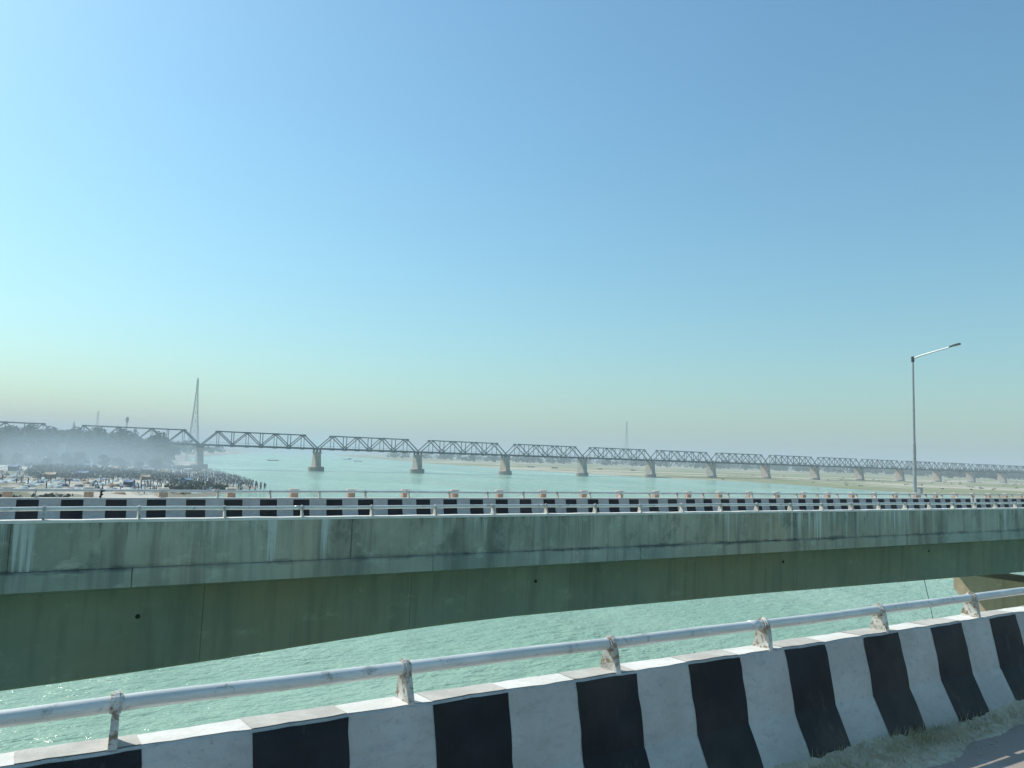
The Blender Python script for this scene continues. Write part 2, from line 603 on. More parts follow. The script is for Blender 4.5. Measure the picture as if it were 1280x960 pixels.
STR0, STRW = .544, .5015         # first band edge and band width
for j in range(-15, 32):
    x0, x1 = STR0 + (2 * j + 1) * STRW, STR0 + (2 * j + 2) * STRW
    x0 += random.uniform(-.012, .012)
    x1 += random.uniform(-.012, .012)
    if x0 < AX0 + .1 or x1 > AX1 - .1:
        continue
    n = 8
    mb = MB()
    ph = random.uniform(0, 20)
    for i in range(n + 1):
        for k in range(2, len(prof)):
            e0 = x0 + wob(prof[k][1] * 3, ph, .006)
            e1 = x1 + wob(prof[k][1] * 3, ph + 3, .006)
            mb.v.append(a_pt(e0 + (e1 - e0) * i / n, k, .003))
    m_ = len(prof) - 2
    for i in range(n):
        for k in range(m_ - 1):
            mb.f.append((i * m_ + k, i * m_ + k + 1, (i + 1) * m_ + k + 1, (i + 1) * m_ + k))
            mb.m.append(0)
    band = built_at('black_band', mb, M['black'], barrier)
    mb = MB()
    sk = random.uniform(-.03, .01)
    for i in range(n):
        q = []
        for (ii, kk) in ((i, 0), (i, 1), (i + 1, 1), (i + 1, 0)):
            x = x0 + (x1 - x0) * ii / n + (sk if kk == 0 else 0) + (wob(kk * 2.0 + ii, ph, .008))
            p = a_pt(x, kk)
            q.append((p[0], p[1], p[2] + .006))
        mb.poly(q)
    built_at('grey_coping_band', mb, M['cop_grey'], barrier, fix=True)

# deck under it, edge beam, girders
mb = MB()
mb.box(AX0, AX1, -8.0, YB - .01, Z(-2.62), Z(-2.26))
mb.box(AX0, AX1, 2.4, 3.0, Z(-4.0), Z(-2.62))
mb.box(AX0, AX1, -1.2, -.6, Z(-4.0), Z(-2.62))
built_at('deck', mb, M['deck'], near)

mb = MB()
mb.poly([(AX0, -8, Z(-2.25)), (AX1, -8, Z(-2.25)), (AX1, 3.83, Z(-2.25)), (AX0, 3.83, Z(-2.25))])
tag(build('road', mb, M['asphalt']), 'sunlit roadway beside the foreground barrier', None, None, 'structure')


# railing: pipe in segments, posts shared
def post_mesh():
    mb = MB()
    cy, cz, r = .092, .183, .056
    out = [(.006, 0), (.016, .06), (cy - r, cz - .005)]
    for k in range(0, 9):
        a = math.pi - math.pi * k / 8
        out.append((cy + r * math.cos(a), cz + r * math.sin(a)))
    out += [(cy + r + .004, cz - .03), (.165, .07), (.186, 0)]
    t = .011
    n = len(out)
    v = [(-t, y, z) for y, z in out] + [(t, y, z) for y, z in out]
    f = [(i, (i + 1) % n, (i + 1) % n + n, i + n) for i in range(n)] + [tuple(reversed(range(n))), tuple(range(n, 2 * n))]
    mb.raw(v, f)
    # raised collar where the pipe passes through, and the turned front lip
    ring, m = [], 14
    for x in (-.024, .024):
        for rr in (.047, .0385):
            ring.append([(x, cy + rr * math.cos(2 * math.pi * k / m), cz + rr * math.sin(2 * math.pi * k / m)) for k in range(m)])
    b = len(mb.v)
    for r_ in ring:
        mb.v += r_
    for k in range(m):
        l = (k + 1) % m
        mb.f += [(b + k, b + l, b + 2 * m + l, b + 2 * m + k), (b + k, b + m + k, b + m + l, b + l), (b + 2 * m + k, b + 2 * m + l, b + 3 * m + l, b + 3 * m + k)]
        mb.m += [0, 0, 0]
    mb.raw([(-.02, .004, 0), (.02, .004, 0), (.02, .014, 0), (-.02, .014, 0), (-.016, cy - r - .004, cz - .02), (.016, cy - r - .004, cz - .02), (.016, cy - r + .006, cz - .02), (-.016, cy - r + .006, cz - .02)],
           [(0, 1, 5, 4), (1, 2, 6, 5), (2, 3, 7, 6), (3, 0, 4, 7), (4, 5, 6, 7)])
    me = mb.mesh('railing_post', M['post'])
    fix_normals(me)
    return me


POST = post_mesh()
PR = .0375


def railing(parent, y_front, z_cop, x_first, x0, x1, name='railing', flip=False):
    """pipe with a small sleeve at every fourth post; each post a sub-part"""
    s = -1 if flip else 1
    yc, zc = y_front + s * .092, z_cop + .183
    mb = MB()
    i0, i1 = math.ceil((x0 - x_first) / 1.5), math.floor((x1 - x_first) / 1.5)
    px = np.arange(x0, x1, .75)
    path = [(x, yc + .004 * math.sin(x * 1.9), zc + .006 * math.sin(x * .8 + .4) + .003 * math.sin(x * 3.1)) for x in px]
    mb.tube(path, PR, 14)
    for i in range(i0, i1 + 1):
        if i % 4 == 3:
            x = x_first + i * 1.5 - .10
            mb.tube([(x - .05, yc + .004 * math.sin(x * 1.9), zc + .006 * math.sin(x * .8 + .4) + .003 * math.sin(x * 3.1)), (x + .05, yc + .004 * math.sin(x * 1.9), zc + .006 * math.sin(x * .8 + .4) + .003 * math.sin(x * 3.1))], PR + .0035, 14)
    r = built_at(name, mb, M['rail'], parent, smooth=True)
    for i in range(i0, i1 + 1):
        x = x_first + i * 1.5
        o = place('post', POST, r, (x, y_front + .004 * math.sin(x * 1.9), z_cop + .006 * math.sin(x * .8 + .4) + .003 * math.sin(x * 3.1)))
        o.rotation_euler = (random.uniform(-.03, .03), random.uniform(-.05, .05), random.uniform(-.09, .09) + (math.pi if flip else 0))
    return r


railing(near, YF - .002, ZT + .003, .42, AX0 + .3, AX1 - .3)

# ------------------------------------------------------------------ second road bridge
BX0, BX1 = -40.0, 112.0
second = thing('road_bridge', (40, 19.4, 0), 'second road bridge beyond the gap, stained concrete box girder with striped inner barrier', 'bridge')
Y1, Y2 = 15.59, 23.50
PANEL = 6.0
JX0 = -36.2
k = 0
x = JX0
while x < BX1 - PANEL:
    mb = MB()
    mb.box(x + .006, x + PANEL - .006, Y1, Y1 + .05, Z(-2.197), Z(-1.387))
    built_at('parapet_panel', mb, M['parapet'], second)
    mb = MB()
    dx = 1.9
    pts = [(Y1 - .018, -2.543), (Y1 - .018, -2.225), (Y1 - .002, -2.205), (Y1 + .5, -2.205), (Y1 + .5, -2.543)]
    mb.prism_x([(y, Z(z)) for y, z in pts], x + dx + .007, x + dx + PANEL - .007)
    built_at('deck_edge', mb, M['edge'], second, fix=True)
    x += PANEL
bx_a, bx_b = JX0, x
mb = MB()
mb.box(bx_a, bx_b, Y1 + .03, Y1 + .19, Z(-2.204), Z(-1.388))
built_at('parapet_core', mb, M['parapet'], second)
mb = MB()
cx = np.arange(bx_a, bx_b, .5)
for i in range(len(cx) - 1):
    a, b = cx[i], cx[i + 1]
    za, zb = wob(a, 2, .006), wob(b, 2, .006)
    c = [(Y1 - .012, -1.387), (Y1 - .012, -1.335), (Y1 + .2, -1.335), (Y1 + .2, -1.387)]
    va = [(a, y, Z(z) + za * (z > -1.36)) for y, z in c] + [(b, y, Z(z) + zb * (z > -1.36)) for y, z in c]
    mb.raw(va, [(0, 1, 5, 4), (1, 2, 6, 5), (2, 3, 7, 6), (3, 0, 4, 7)])
built_at('coping', mb, M['cop_white'], second, fix=True)
railing(second, Y1 + .005, Z(-1.335), .25, bx_a + .3, bx_b - .3)

# roadway slab, footpath, far barrier
mb = MB()
mb.box(bx_a, bx_b, Y1 + .52, Y2 + .0, Z(-2.50), Z(-2.205))
mb.box(bx_a, bx_b, Y2 + .0005, 24.12, Z(-2.36), Z(-2.205))
mb.box(40.3, 41.5, 24.121, 24.45, Z(-2.40), Z(-2.101))
built_at('deck', mb, M['deck'], second)
mb = MB()
bprof = [(Y2 + .2, -1.44), (Y2 + .01, -1.435), (Y2, -1.445), (Y2 - .03, -1.66), (Y2 - .07, -1.9), (Y2 - .2, -2.12), (Y2 - .22, -2.2), (Y2 + .36, -2.2), (Y2 + .28, -1.9)]
JOINT = 45.0
for a, b in ((bx_a, JOINT - .09), (JOINT + .09, bx_b)):
    mb.prism_x([(y, Z(z)) for y, z in bprof], a, b)
far_barrier = built_at('crash_barrier', mb, M['white'], second, fix=True)
mb = MB()
for a, b in ((bx_a, JOINT - .09), (JOINT + .09, bx_b)):
    mb.prism_x([(Y2 + .205, Z(-1.437)), (Y2 - .008, Z(-1.434)), (Y2 - .008, Z(-1.470)), (Y2 - .004, Z(-1.470)), (Y2 + .003, Z(-1.440)), (Y2 + .205, Z(-1.4395))], a, b)
built_at('coping_top', mb, M['cop_white'], far_barrier, fix=True)
j0 = int((bx_a) / 1.014)
for j in range(j0 + 1, int(bx_b / 1.014)):
    x0 = -.25 + j * 1.014 + random.uniform(-.015, .015)
    x1 = x0 + .507 + random.uniform(-.015, .015)
    if x0 < JOINT < x1:
        x1 = JOINT - .095
    mb = MB()
    ks = [2, 3, 4, 5, 6]
    for xx in (x0, x1):
        mb.v += [(xx, bprof[q][0] - .004, Z(bprof[q][1] - (.03 if q == 2 else 0))) for q in ks]
    mb.f = [(i, i + 1, i + 6, i + 5) for i in range(4)]
    mb.m = [0] * 4
    built_at('black_band', mb, M['black'], far_barrier)
railing(second, Y2 + .008, Z(-1.434), .16, bx_a + .3, bx_b - .3)

# outer footpath posts
mb = MB()
mb.box(-.115, .115, -.09, .09, 0, .935)
FPOST = mb.mesh('footpath_post', M['terracotta'])
mb = MB()
mb.box(-.10, .10, -.08, .08, .935, .985)
FNECK = mb.mesh('shadow_neck', M['dark'])  # dark colour paints in the shadow gap under the cap
mb = MB()
mb.prism_x([(-.11, .985), (.11, .985), (.11, 1.015), (.08, 1.035), (-.08, 1.035), (-.11, 1.015)], -.14, .14)
FCAP = mb.mesh('cap', M['capstone'])
fix_normals(FCAP)
fp_rail = MB()
for i in range(-22, 62):
    x = -.434 + i * 1.857
    if not bx_a + .3 < x < bx_b - .3:
        continue
    p = place('footpath_post', FPOST, second, (x + random.uniform(-.03, .03), 23.99, Z(-2.205)))
    place('shadow_neck', FNECK, p, WL[p.name])
    place('cap', FCAP, p, WL[p.name] + Vector((0, 0, random.uniform(-.008, .006))))
mb = MB()
mb.tube([(bx_a, 24.03, Z(-1.72)), (bx_b, 24.03, Z(-1.72))], .03, 8)
built_at('footpath_rail', mb, M['rail'], second, smooth=True)

# haunched box girder
SX = np.array([-60, -25, -10, -.15, 1.1, 2.48, 4.0, 5.25, 6.42, 7.58, 8.93, 10.64, 14.9, 20.2, 26.15, 30.8, 40, 60, 75, 90, 105, 130])
SZ = np.array([-5.6, -5.3, -4.80, -4.48, -4.435, -4.375, -4.30, -4.225, -4.16, -4.10, -4.05, -4.015, -4.012, -4.03, -4.08, -4.12, -4.2, -4.1, -4.02, -4.02, -4.3, -4.8])
mb = MB()
girder = place('box_girder', None, second, WL[second.name])
edges = [bx_a] + [q for q in np.arange(-33.6, bx_b - 2, 4.6)] + [bx_b]
for a, b in zip(edges[:-1], edges[1:]):
    gx = np.linspace(a + .004, b - .004, 9)
    step = random.uniform(-.006, .006)
    mb = MB()
    for X in gx:
        zs = Z(float(np.interp(X, SX, SZ))) + step
        mb.v += [(X, Y1 + .42, Z(-2.548)), (X, 16.55, Z(-2.66)), (X, 16.86 + step, Z(-2.80)), (X, 16.90 + step, zs + .05), (X, 16.95, zs), (X, 21.85, zs), (X, 21.9, zs + .05), (X, 21.95, Z(-2.7)), (X, 24.05, Z(-2.37))]
    for i in range(len(gx) - 1):
        for q in range(8):
            mb.f.append((i * 9 + q, i * 9 + q + 1, (i + 1) * 9 + q + 1, (i + 1) * 9 + q))
    n9 = (len(gx) - 1) * 9
    mb.f += [tuple(range(1, 8)), tuple(range(n9 + 7, n9, -1))]
    mb.m = [0] * len(mb.f)
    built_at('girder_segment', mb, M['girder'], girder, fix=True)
for X, dz in ((2.0, -.62), (11.3, -.35), (20.9, -.2), (29.2, -.12), (-6, -.5)):      # vent holes: solid black stubs, colour stands in for the shade inside
    mb = MB()
    y = 16.872
    zc = Z(-2.95 + dz * .6)
    mb.tube([(X, 16.852, zc), (X, 16.93, zc)], .045, 12)
    built_at('vent_hole', mb, M['blackcloth'], girder)
# piers
for pxc in (41.4, -26.0, 108.0):
    p = place('pier', None, second, (pxc, 19.4, 0))
    mb = MB()
    ct, cb, hb = Z(-5.06), Z(-5.83), Z(-7.4)
    out = [(16.9, ct), (21.86, ct), (21.86, cb), (20.4, hb), (18.4, hb), (16.9, cb)]
    mb.prism_x(out, pxc - 1.4, pxc + 1.4)
    built_at('pier_cap', mb, M['pier'], p, fix=True)
    mb = MB()
    n = 24
    rings = []
    for zz in (-3.0, hb):
        rings.append([(pxc + 1.15 * math.cos(2 * math.pi * i / n), 19.4 + 1.0 * math.sin(2 * math.pi * i / n), zz) for i in range(n)])
    mb.v = rings[0] + rings[1]
    mb.f = [(i, (i + 1) % n, (i + 1) % n + n, i + n) for i in range(n)]
    mb.m = [0] * n
    built_at('shaft', mb, M['pier'], p, smooth=True, fix=True)
    for by in (17.5, 21.2):
        mb = MB()
        zs = Z(float(np.interp(pxc, SX, SZ)))
        mb.box(pxc - .35, pxc + .35, by - .35, by + .35, ct, ct + .35)
        mb.box(pxc - .28, pxc + .28, by - .28, by + .28, ct + .35, zs + .04)
        built_at('bearing', mb, M['dark'], p)
    mb = MB()
    mb.tube([(pxc, 19.4, -3), (pxc, 19.4, .9)], 2.6, 32)
    built_at('well_foundation', mb, M['pier'], p)

# cable hanging from the deck to the water
mb = MB()
mb.tube([(28.8, 16.84, Z(-4.0)), (29.25, 16.86, Z(-5.1)), (29.75, 16.9, Z(-6.6)), (30.6, 16.95, Z(-9)), (31.6, 17, -.3)], .013, 6)
tag(build('cable', mb, M['dark']), 'thin dark cable hanging from second road bridge to the water', 'cable')

# black cloth tied to a post of the far railing
mb = MB()
x = .16 + 1.5
for i, (dx, z, r) in enumerate(((.0, -1.27, .03), (.01, -1.33, .04), (-.02, -1.39, .03))):
    mb.tube([(x + dx, Y2 - .03, Z(z) + .035), (x + dx + .015, Y2 - .035, Z(z)), (x + dx - .01, Y2 - .03, Z(z) - .035)], [r * .7, r, r * .75], 8)
mb.tube([(x + .02, Y2 - .03, Z(-1.27)), (x + .06, Y2 - .04, Z(-1.24)), (x + .09, Y2 - .03, Z(-1.26))], [.02, .02, .012], 6)
tag(build('tied_cloth', mb, M['blackcloth'], smooth=True), 'black rag tied round a railing post above the striped barrier', 'cloth')

# slim white marker leaning against the near parapet of the second bridge
mb = MB()
mb.beam((30.80, Y1 + .26, Z(-2.2)), (30.62, Y1 + .26, Z(-.98)), .10, .02, up=(0, 1, 0))
tag(build('marker_post', mb, M['cop_white']), 'slim white marker post leaning on second bridge near its lamp end', 'marker post')

# ------------------------------------------------------------------ street lamp and its feeder box
lx, ly, lz = 40.8, 24.26, Z(-2.1)
lamp = thing('street_lamp', (lx, ly, lz), 'tall grey street lamp with a single raised arm on second bridge', 'street lamp')
mb = MB()
mb.tube([(lx, ly, lz), (lx, ly, Z(1.5)), (lx, ly, Z(1.55)), (lx, ly, Z(6.15))], [.10, .088, .072, .052], 10)
pole = built_at('pole', mb, M['lamp'], lamp)
mb = MB()
mb.tube([(lx, ly, Z(5.95)), (lx, ly, Z(6.24))], .085, 10)
built_at('pole_top', mb, M['dark'], lamp)
mb = MB()
mb.tube([(lx, ly, Z(6.12)), (lx, ly - .42, Z(6.25)), (lx, 22.13, Z(6.58))], [.045, .04, .034], 8)
built_at('arm', mb, M['lamp'], lamp)
mb = MB()
a, b = Vector((lx, 22.25, Z(6.58))), Vector((lx, 21.70, Z(6.68)))
d = (b - a)
for t0, t1, w, h in ((0, .45, .09, .07), (.4, 1.0, .19, .075)):
    mb.beam(a + d * t0, a + d * t1, w, h)
built_at('luminaire', mb, M['dark'], lamp)
mb = MB()
mb.box(lx - .18, lx + .18, ly - .13, ly + .13, lz + .001, lz + .03)
for sx in (-1, 1):
    for sy in (-1, 1):
        mb.tube([(lx + sx * .145, ly + sy * .1, lz + .03), (lx + sx * .145, ly + sy * .1, lz + .1)], .02, 6)
built_at('base_plate', mb, M['lamp'], lamp)
lx -= .3
fb = thing('feeder_box', (lx + .75, ly, lz), 'grey electrical box on a post beside the street lamp', 'electrical box')
mb = MB()
mb.box(lx + .62, lx + .88, ly - .11, ly + .11, Z(-1.32), Z(-.92))
mb.box(lx + .60, lx + .90, ly - .13, ly + .13, Z(-.92), Z(-.90))
built_at('cabinet', mb, M['lamp'], fb)
mb = MB()
mb.box(lx + .71, lx + .79, ly - .04, ly + .04, lz, Z(-1.32))
built_at('stand', mb, M['lamp'], fb)

# ------------------------------------------------------------------ railway bridge
RY, SPAN, RX0 = 428.0, 62.5, 12.2
RB, RT = Z(.45), Z(8.95)         # underside of deck, top of top chord
TW = 5.6                         # distance between the two trusses
rail_bridge = thing('railway_bridge', (RX0, RY, 0), 'long grey steel truss railway bridge on pale piers across the river', 'bridge')
P8 = SPAN - 2.0
pan = P8 / 8
zb, zt = RB + 1.35, RT - .3
members = []                     # (name, mesh, local offset)


def member(name, a, b, w, h):
    mb = MB()
    mb.beam(a, b, w, h, up=(0, 1, 0))
    me = mb.mesh(name, M['steel'])
    members.append((name, me))


for side in (-1, 1):
    y = RY + TW / 2 + side * TW / 2 - RY
    N = lambda i, top: (1.0 + i * pan, y, zt if top else zb)
    member('top_chord', N(1, 1), N(7, 1), .5, .6)
    member('bottom_chord', (1.0, y, zb - .45), (1.0 + P8, y, zb - .45), .5, 1.5)
    member('end_post', N(0, 0), N(1, 1), .5, .62)
    member('end_post', N(8, 0), N(7, 1), .5, .62)
    for a, b in ((1, 2), (3, 2), (3, 4), (5, 4), (5, 6), (7, 6)):
        member('diagonal', N(a, 1), N(b, 0), .45, .48)
    for i in range(1, 8):
        member('vertical', N(i, 0), N(i, 1), .36 if i % 2 == 0 else .26, .36 if i % 2 == 0 else .26)
for i in range(1, 8):
    mb = MB()
    mb.beam((1 + i * pan, 0, zt), (1 + i * pan, TW, zt), .3, .4)
    members.append(('top_strut', mb.mesh('top_strut', M['steel'])))
mb = MB()
for i in range(1, 7):
    mb.beam((1 + i * pan, .2, zt + .05), (1 + (i + 1) * pan, TW - .2, zt + .05), .16, .16)
    mb.beam((1 + i * pan, TW - .2, zt + .05), (1 + (i + 1) * pan, .2, zt + .05), .16, .16)
members.append(('top_bracing', mb.mesh('top_bracing', M['steel'])))
mb = MB()
for i in range(0, 9):
    mb.box(1 + i * pan - .2, 1 + i * pan + .2, -.9, TW + .9, RB + .1, RB + 1.2)
for yy in (1.6, 2.0, 3.6, 4.0):
    mb.box(.6, SPAN - .6, yy - .12, yy + .12, RB + .35, RB + 1.25)
mb.box(.6, SPAN - .6, -1.1, -.35, RB + 1.2, RB + 1.3)       # walkway
for i in range(0, 33):
    mb.box(.7 + i * 1.87, .9 + i * 1.87, 1.1, 4.5, RB + 1.26, RB + 1.45)
members.append(('deck_floor', mb.mesh('deck_floor', M['steel'])))
mb = MB()
mb.beam((.5, -1.05, RB + 2.35), (SPAN - .5, -1.05, RB + 2.35), .06, .08)
for i in range(0, 17):
    mb.beam((.8 + i * 3.8, -1.05, RB + 1.3), (.8 + i * 3.8, -1.05, RB + 2.35), .06, .06)
members.append(('walkway_rail', mb.mesh('walkway_rail', M['steel'])))
for side in (0, 1):
    for i in range(1, 8, 2):
        mb = MB()
        mb.box(1 + i * pan - .9, 1 + i * pan + .9, side * TW - .28, side * TW + .28, zt - .75, zt + .32)
        members.append(('gusset_plate', mb.mesh('gusset_plate', M['steel'])))

for i in range(-1, 17):
    s = place('truss_span', None, rail_bridge, (RX0 + i * SPAN, RY, 0))
    for nm, me in members:
        place(nm, me, s, WL[s.name])


def pier_meshes():
    mb = MB()
    n = 0
    zt_, zb_ = RB - .75, 2.2
    lv = [(zb_, 1.75, 4.6), (zb_ + .3, 1.6, 4.4), (zt_ - 1.0, 1.3, 3.8), (zt_ - .95, 1.65, 4.1), (zt_, 1.65, 4.1)]
    rings = []
    for z, hx, hy in lv:
        c = .55
        rings.append([(hx, hy - c, z), (hx - c, hy, z), (-hx + c, hy, z), (-hx, hy - c, z), (-hx, -hy + c, z), (-hx + c, -hy, z), (hx - c, -hy, z), (hx, -hy + c, z)])
    for r in rings:
        mb.v += r
    for i in range(len(rings) - 1):
        for k in range(8):
            mb.f.append((i * 8 + k, i * 8 + (k + 1) % 8, (i + 1) * 8 + (k + 1) % 8, (i + 1) * 8 + k))
    mb.f.append(tuple(range((len(rings) - 1) * 8, len(rings) * 8)))
    mb.m = [0] * len(mb.f)
    a = mb.mesh('pier', M['rpier'])
    fix_normals(a)
    mb = MB()
    mb.tube([(0, 0, -3), (0, 0, 1.9), (0, 0, 2.3)], [4.5, 4.5, 4.2], 20)
    b = mb.mesh('well_foundation', M['rpier'])
    mb = MB()
    mb.box(-.4, .4, -.4, .4, zt_, RB + .6)
    return a, b, mb.mesh('bearing', M['dark'])


PA, PB_, PC = pier_meshes()
for i in range(-1, 18):
    loc = (RX0 + i * SPAN, RY + TW / 2, 0)
    p = place('pier', PA, rail_bridge, loc)
    place('well_foundation', PB_, p, loc)
    for sx in (-.95, .95):
        for yy in (-TW / 2, TW / 2):
            place('bearing', PC, p, (loc[0] + sx, loc[1] + yy, 0))


# ------------------------------------------------------------------ lattice towers, tank, temple spire on the far banks
def lattice_tower(loc, h, w, label, arms=True):
    t = thing('lattice_tower', loc, label, 'pylon', 'power line towers')
    X, Y, z0 = loc
    th = max(.2, w * .022)
    hw = lambda f: (w / 2) * (1 - f) ** 1.45 * .92 + w * .04
    for sx in (-1, 1):
        for sy in (-1, 1):
            mb = MB()
            fs = np.linspace(0, 1, 9)
            for a, b in zip(fs[:-1], fs[1:]):
                mb.beam((X + sx * hw(a), Y + sy * hw(a), z0 + a * h), (X + sx * hw(b), Y + sy * hw(b), z0 + b * h), th, th)
            built_at('leg', mb, M['galv'], t)
    mb = MB()
    fs = [0, .16, .30, .42, .53, .62, .70, .77, .83, .88, .93, .97]
    for a, b in zip(fs[:-1], fs[1:]):
        for ax in (0, 1):
            for s in (-1, 1):
                def P(f, q):
                    return (X + (q if ax == 0 else s) * hw(f), Y + (s if ax == 0 else q) * hw(f), z0 + f * h)
                mb.beam(P(a, -1), P(b, 1), th * .8, th * .8)
                mb.beam(P(a, 1), P(b, -1), th * .8, th * .8)
                mb.beam(P(b, -1), P(b, 1), th * .8, th * .8)
    built_at('bracing', mb, M['galv'], t)
    if arms:
        for f, L in ((.80, .32), (.87, .28), (.94, .24)):
            mb = MB()
            for s in (-1, 1):
                mb.beam((X + s * hw(f), Y, z0 + f * h), (X + s * w * L, Y, z0 + f * h + h * .012), th * .7, th * .7)
                mb.beam((X + s * hw(f), Y, z0 + f * h + h * .03), (X + s * w * L, Y, z0 + f * h + h * .012), th * .55, th * .55)
            built_at('cross_arm', mb, M['galv'], t)
    return t


def at(az, rng_):               # azimuth as X/Y and Y distance
    return az * rng_, rng_


X, Y = at(.1655, 640)
lattice_tower((X, Y, left_ground(X, Y)), 65, 9.5, 'tall lattice pylon rising above trees behind railway bridge', False)
X, Y = at(.845, 1100)
lattice_tower((X, Y, right_ground(X, Y)), 84, 12, 'slender hazy pylon on the right bank behind the middle truss spans')
X, Y = at(.061, 1250)
lattice_tower((X, Y, left_ground(X, Y)), 52, 9, 'short faint pylon peeking over trees at the left')

X, Y = at(.0915, 800)
g = left_ground(X, Y)
wt = thing('water_tower', (X, Y, g), 'small water tank on a stalk above the left treeline', 'water tower')
mb = MB()
mb.tube([(X, Y, g), (X, Y, g + 30)], [.6, .5], 10)
built_at('shaft', mb, M['stone'], wt)
mb = MB()
mb.tube([(X, Y, g + 28.5), (X, Y, g + 30.5), (X, Y, g + 33), (X, Y, g + 34.2)], [.6, 1.35, 1.4, .5], 14)
built_at('tank', mb, M['stone'], wt)
X, Y = at(.038, 900)
g = left_ground(X, Y)
ts = thing('temple_spire', (X, Y, g), 'pointed temple spire among trees at the far left', 'temple')
mb = MB()
mb.box(X - 4.5, X + 4.5, Y - 4.5, Y + 4.5, g, g + 14)
built_at('hall', mb, M['stone'], ts)
mb = MB()
mb.tube([(X, Y, g + 14), (X, Y, g + 19), (X, Y, g + 23), (X, Y, g + 27), (X, Y, g + 29.5)], [3.6, 2.8, 1.5, .6, .1], 8)
built_at('spire', mb, M['stone'], ts)

# ------------------------------------------------------------------ trees
def crown_mesh(seed, h, rx, nleaf=620, mat=0, low=.30):
    r = np.random.default_rng(seed)
    lobes = []
    for i in range(11):
        a = r.uniform(0, 2 * math.pi)
        q = r.uniform(.1, .75)
        lobes.append((math.cos(a) * q * rx, math.sin(a) * q * rx, h * r.uniform(low + .1, .86), rx * r.uniform(.32, .55)))
    lobes.append((0, 0, h * .86, rx * .4))
    mb = MB()
    for i in range(nleaf):
        lx_, ly_, lz_, lr = lobes[i % len(lobes)]
        d = r.normal(size=3)
        d /= np.linalg.norm(d)
        d[2] *= .75
        p = np.array([lx_, ly_, lz_]) + d * lr * r.uniform(.55, 1.05)
        s = rx * r.uniform(.07, .15)
        u = r.normal(size=3)
        u /= np.linalg.norm(u)
        v = np.cross(u, r.normal(size=3))
        v /= np.linalg.norm(v)
        mb.poly([p - u * s - v * s * .5, p + v * s * .8, p + u * s - v * s * .4, p - v * s])
    return mb.mesh('crown', M['leaf'][mat])


def trunk_mesh(seed, h, rx):
    r = np.random.default_rng(seed)
    mb = MB()
    mb.tube([(0, 0, -.3), (.1, .05, h * .25), (r.uniform(-.3, .3), .1, h * .55), (0, 0, h * .78)], [h * .028, h * .02, h * .014, h * .005], 7)
    for i in range(5):
        a = r.uniform(0, 6.28)
        z0 = h * r.uniform(.25, .5)
        mb.tube([(0, 0, z0), (math.cos(a) * rx * .3, math.sin(a) * rx * .3, z0 + h * .15), (math.cos(a) * rx * .6, math.sin(a) * rx * .6, z0 + h * .25)], [h * .011, h * .007, h * .003], 5)
    return mb.mesh('trunk', M['bark'])


TREES = []
for i, (h, rx, mt, lo) in enumerate(((14, 5.5, 0, .12), (12, 6.2, 1, .06), (16, 5.2, 0, .14), (10, 5.4, 2, .02), (13, 6.5, 1, .08))):
    TREES.append((crown_mesh(40 + i, h, rx, 620, mt, lo), trunk_mesh(80 + i, h, rx)))


def tree(X, Y, g, kind, s, label, group, name='tree'):
    t = thing(name, (X, Y, g), label, 'tree', group)
    t.rotation_euler = (0, 0, random.uniform(0, 6.28))
    t.scale = (s * random.uniform(.9, 1.15), s * random.uniform(.9, 1.15), s)
    for me, nm in zip(TREES[kind], ('crown', 'trunk')):
        o = bpy.data.objects.new(nm, me)
        col.objects.link(o)
        o.parent = t
    return t


nt = 0
for i in range(700):
    Y = random.uniform(445, 760)
    az = random.uniform(-.04, .20)
    X = az * Y
    u = left_shore(Y) - X
    if u < 14:
        continue
    big = 1.0 if az < .13 else .9
    tree(X, Y, left_ground(X, Y), random.randrange(5), random.uniform(.8, 1.15) * big * (1 + (Y - 450) / 1500),
         'leafy tree in the hazy belt behind railway bridge on left bank', 'trees behind the railway on the left bank')
    nt += 1
    if nt >= 150:
        break
for i in range(30):
    Y = random.uniform(820, 1130)
    X = left_shore(Y) - random.uniform(14, 110)
    tree(X, Y, left_ground(X, Y), random.randrange(5), random.uniform(.9, 1.2), 'hazy tree on the shore beyond the pylon behind railway bridge', 'trees on the shore beyond the pylon')
for i in range(60):
    Y = random.uniform(350, 425)
    X = random.uniform(-.04, .13) * Y
    tree(X, Y, left_ground(X, Y), random.choice((1, 3, 4)), random.uniform(.22, .5), 'low bushy tree on green slope in front of railway at left', 'bushy trees in front of the railway')
for i in range(16):
    az = random.uniform(1.80, 2.08)
    Y = random.uniform(560, 690)
    X = az * Y
    tree(X, Y, right_ground(X, Y), random.randrange(5), random.uniform(.7, 1.0), 'dark tree in the clump under far right railway spans', 'trees under the far right spans')


def leafy_mass(name, spots, leaf_n, size, mat, label):
    """spots: (x, y, z, height, radius)"""
    mb = MB()
    for (x, y, z, h, r) in spots:
        n = leaf_n
        D = rng.normal(size=(n, 3))
        D /= np.linalg.norm(D, axis=1)[:, None]
        rad = rng.uniform(.45, 1.05, size=(n, 1))
        C = D * rad * np.array([r, r, h * .5]) + np.array([x, y, z + h * .5])
        for c in C:
            s = size * rng.uniform(.6, 1.3)
            u = rng.normal(size=3)
            u /= np.linalg.norm(u)
            v = np.cross(u, rng.normal(size=3))
            v /= np.linalg.norm(v) + 1e-6
            mb.poly([c - u * s - v * s * .5, c + v * s * .8, c + u * s - v * s * .4, c - v * s])
    o = build(name, mb, mat)
    return tag(o, label, None, None, 'stuff')


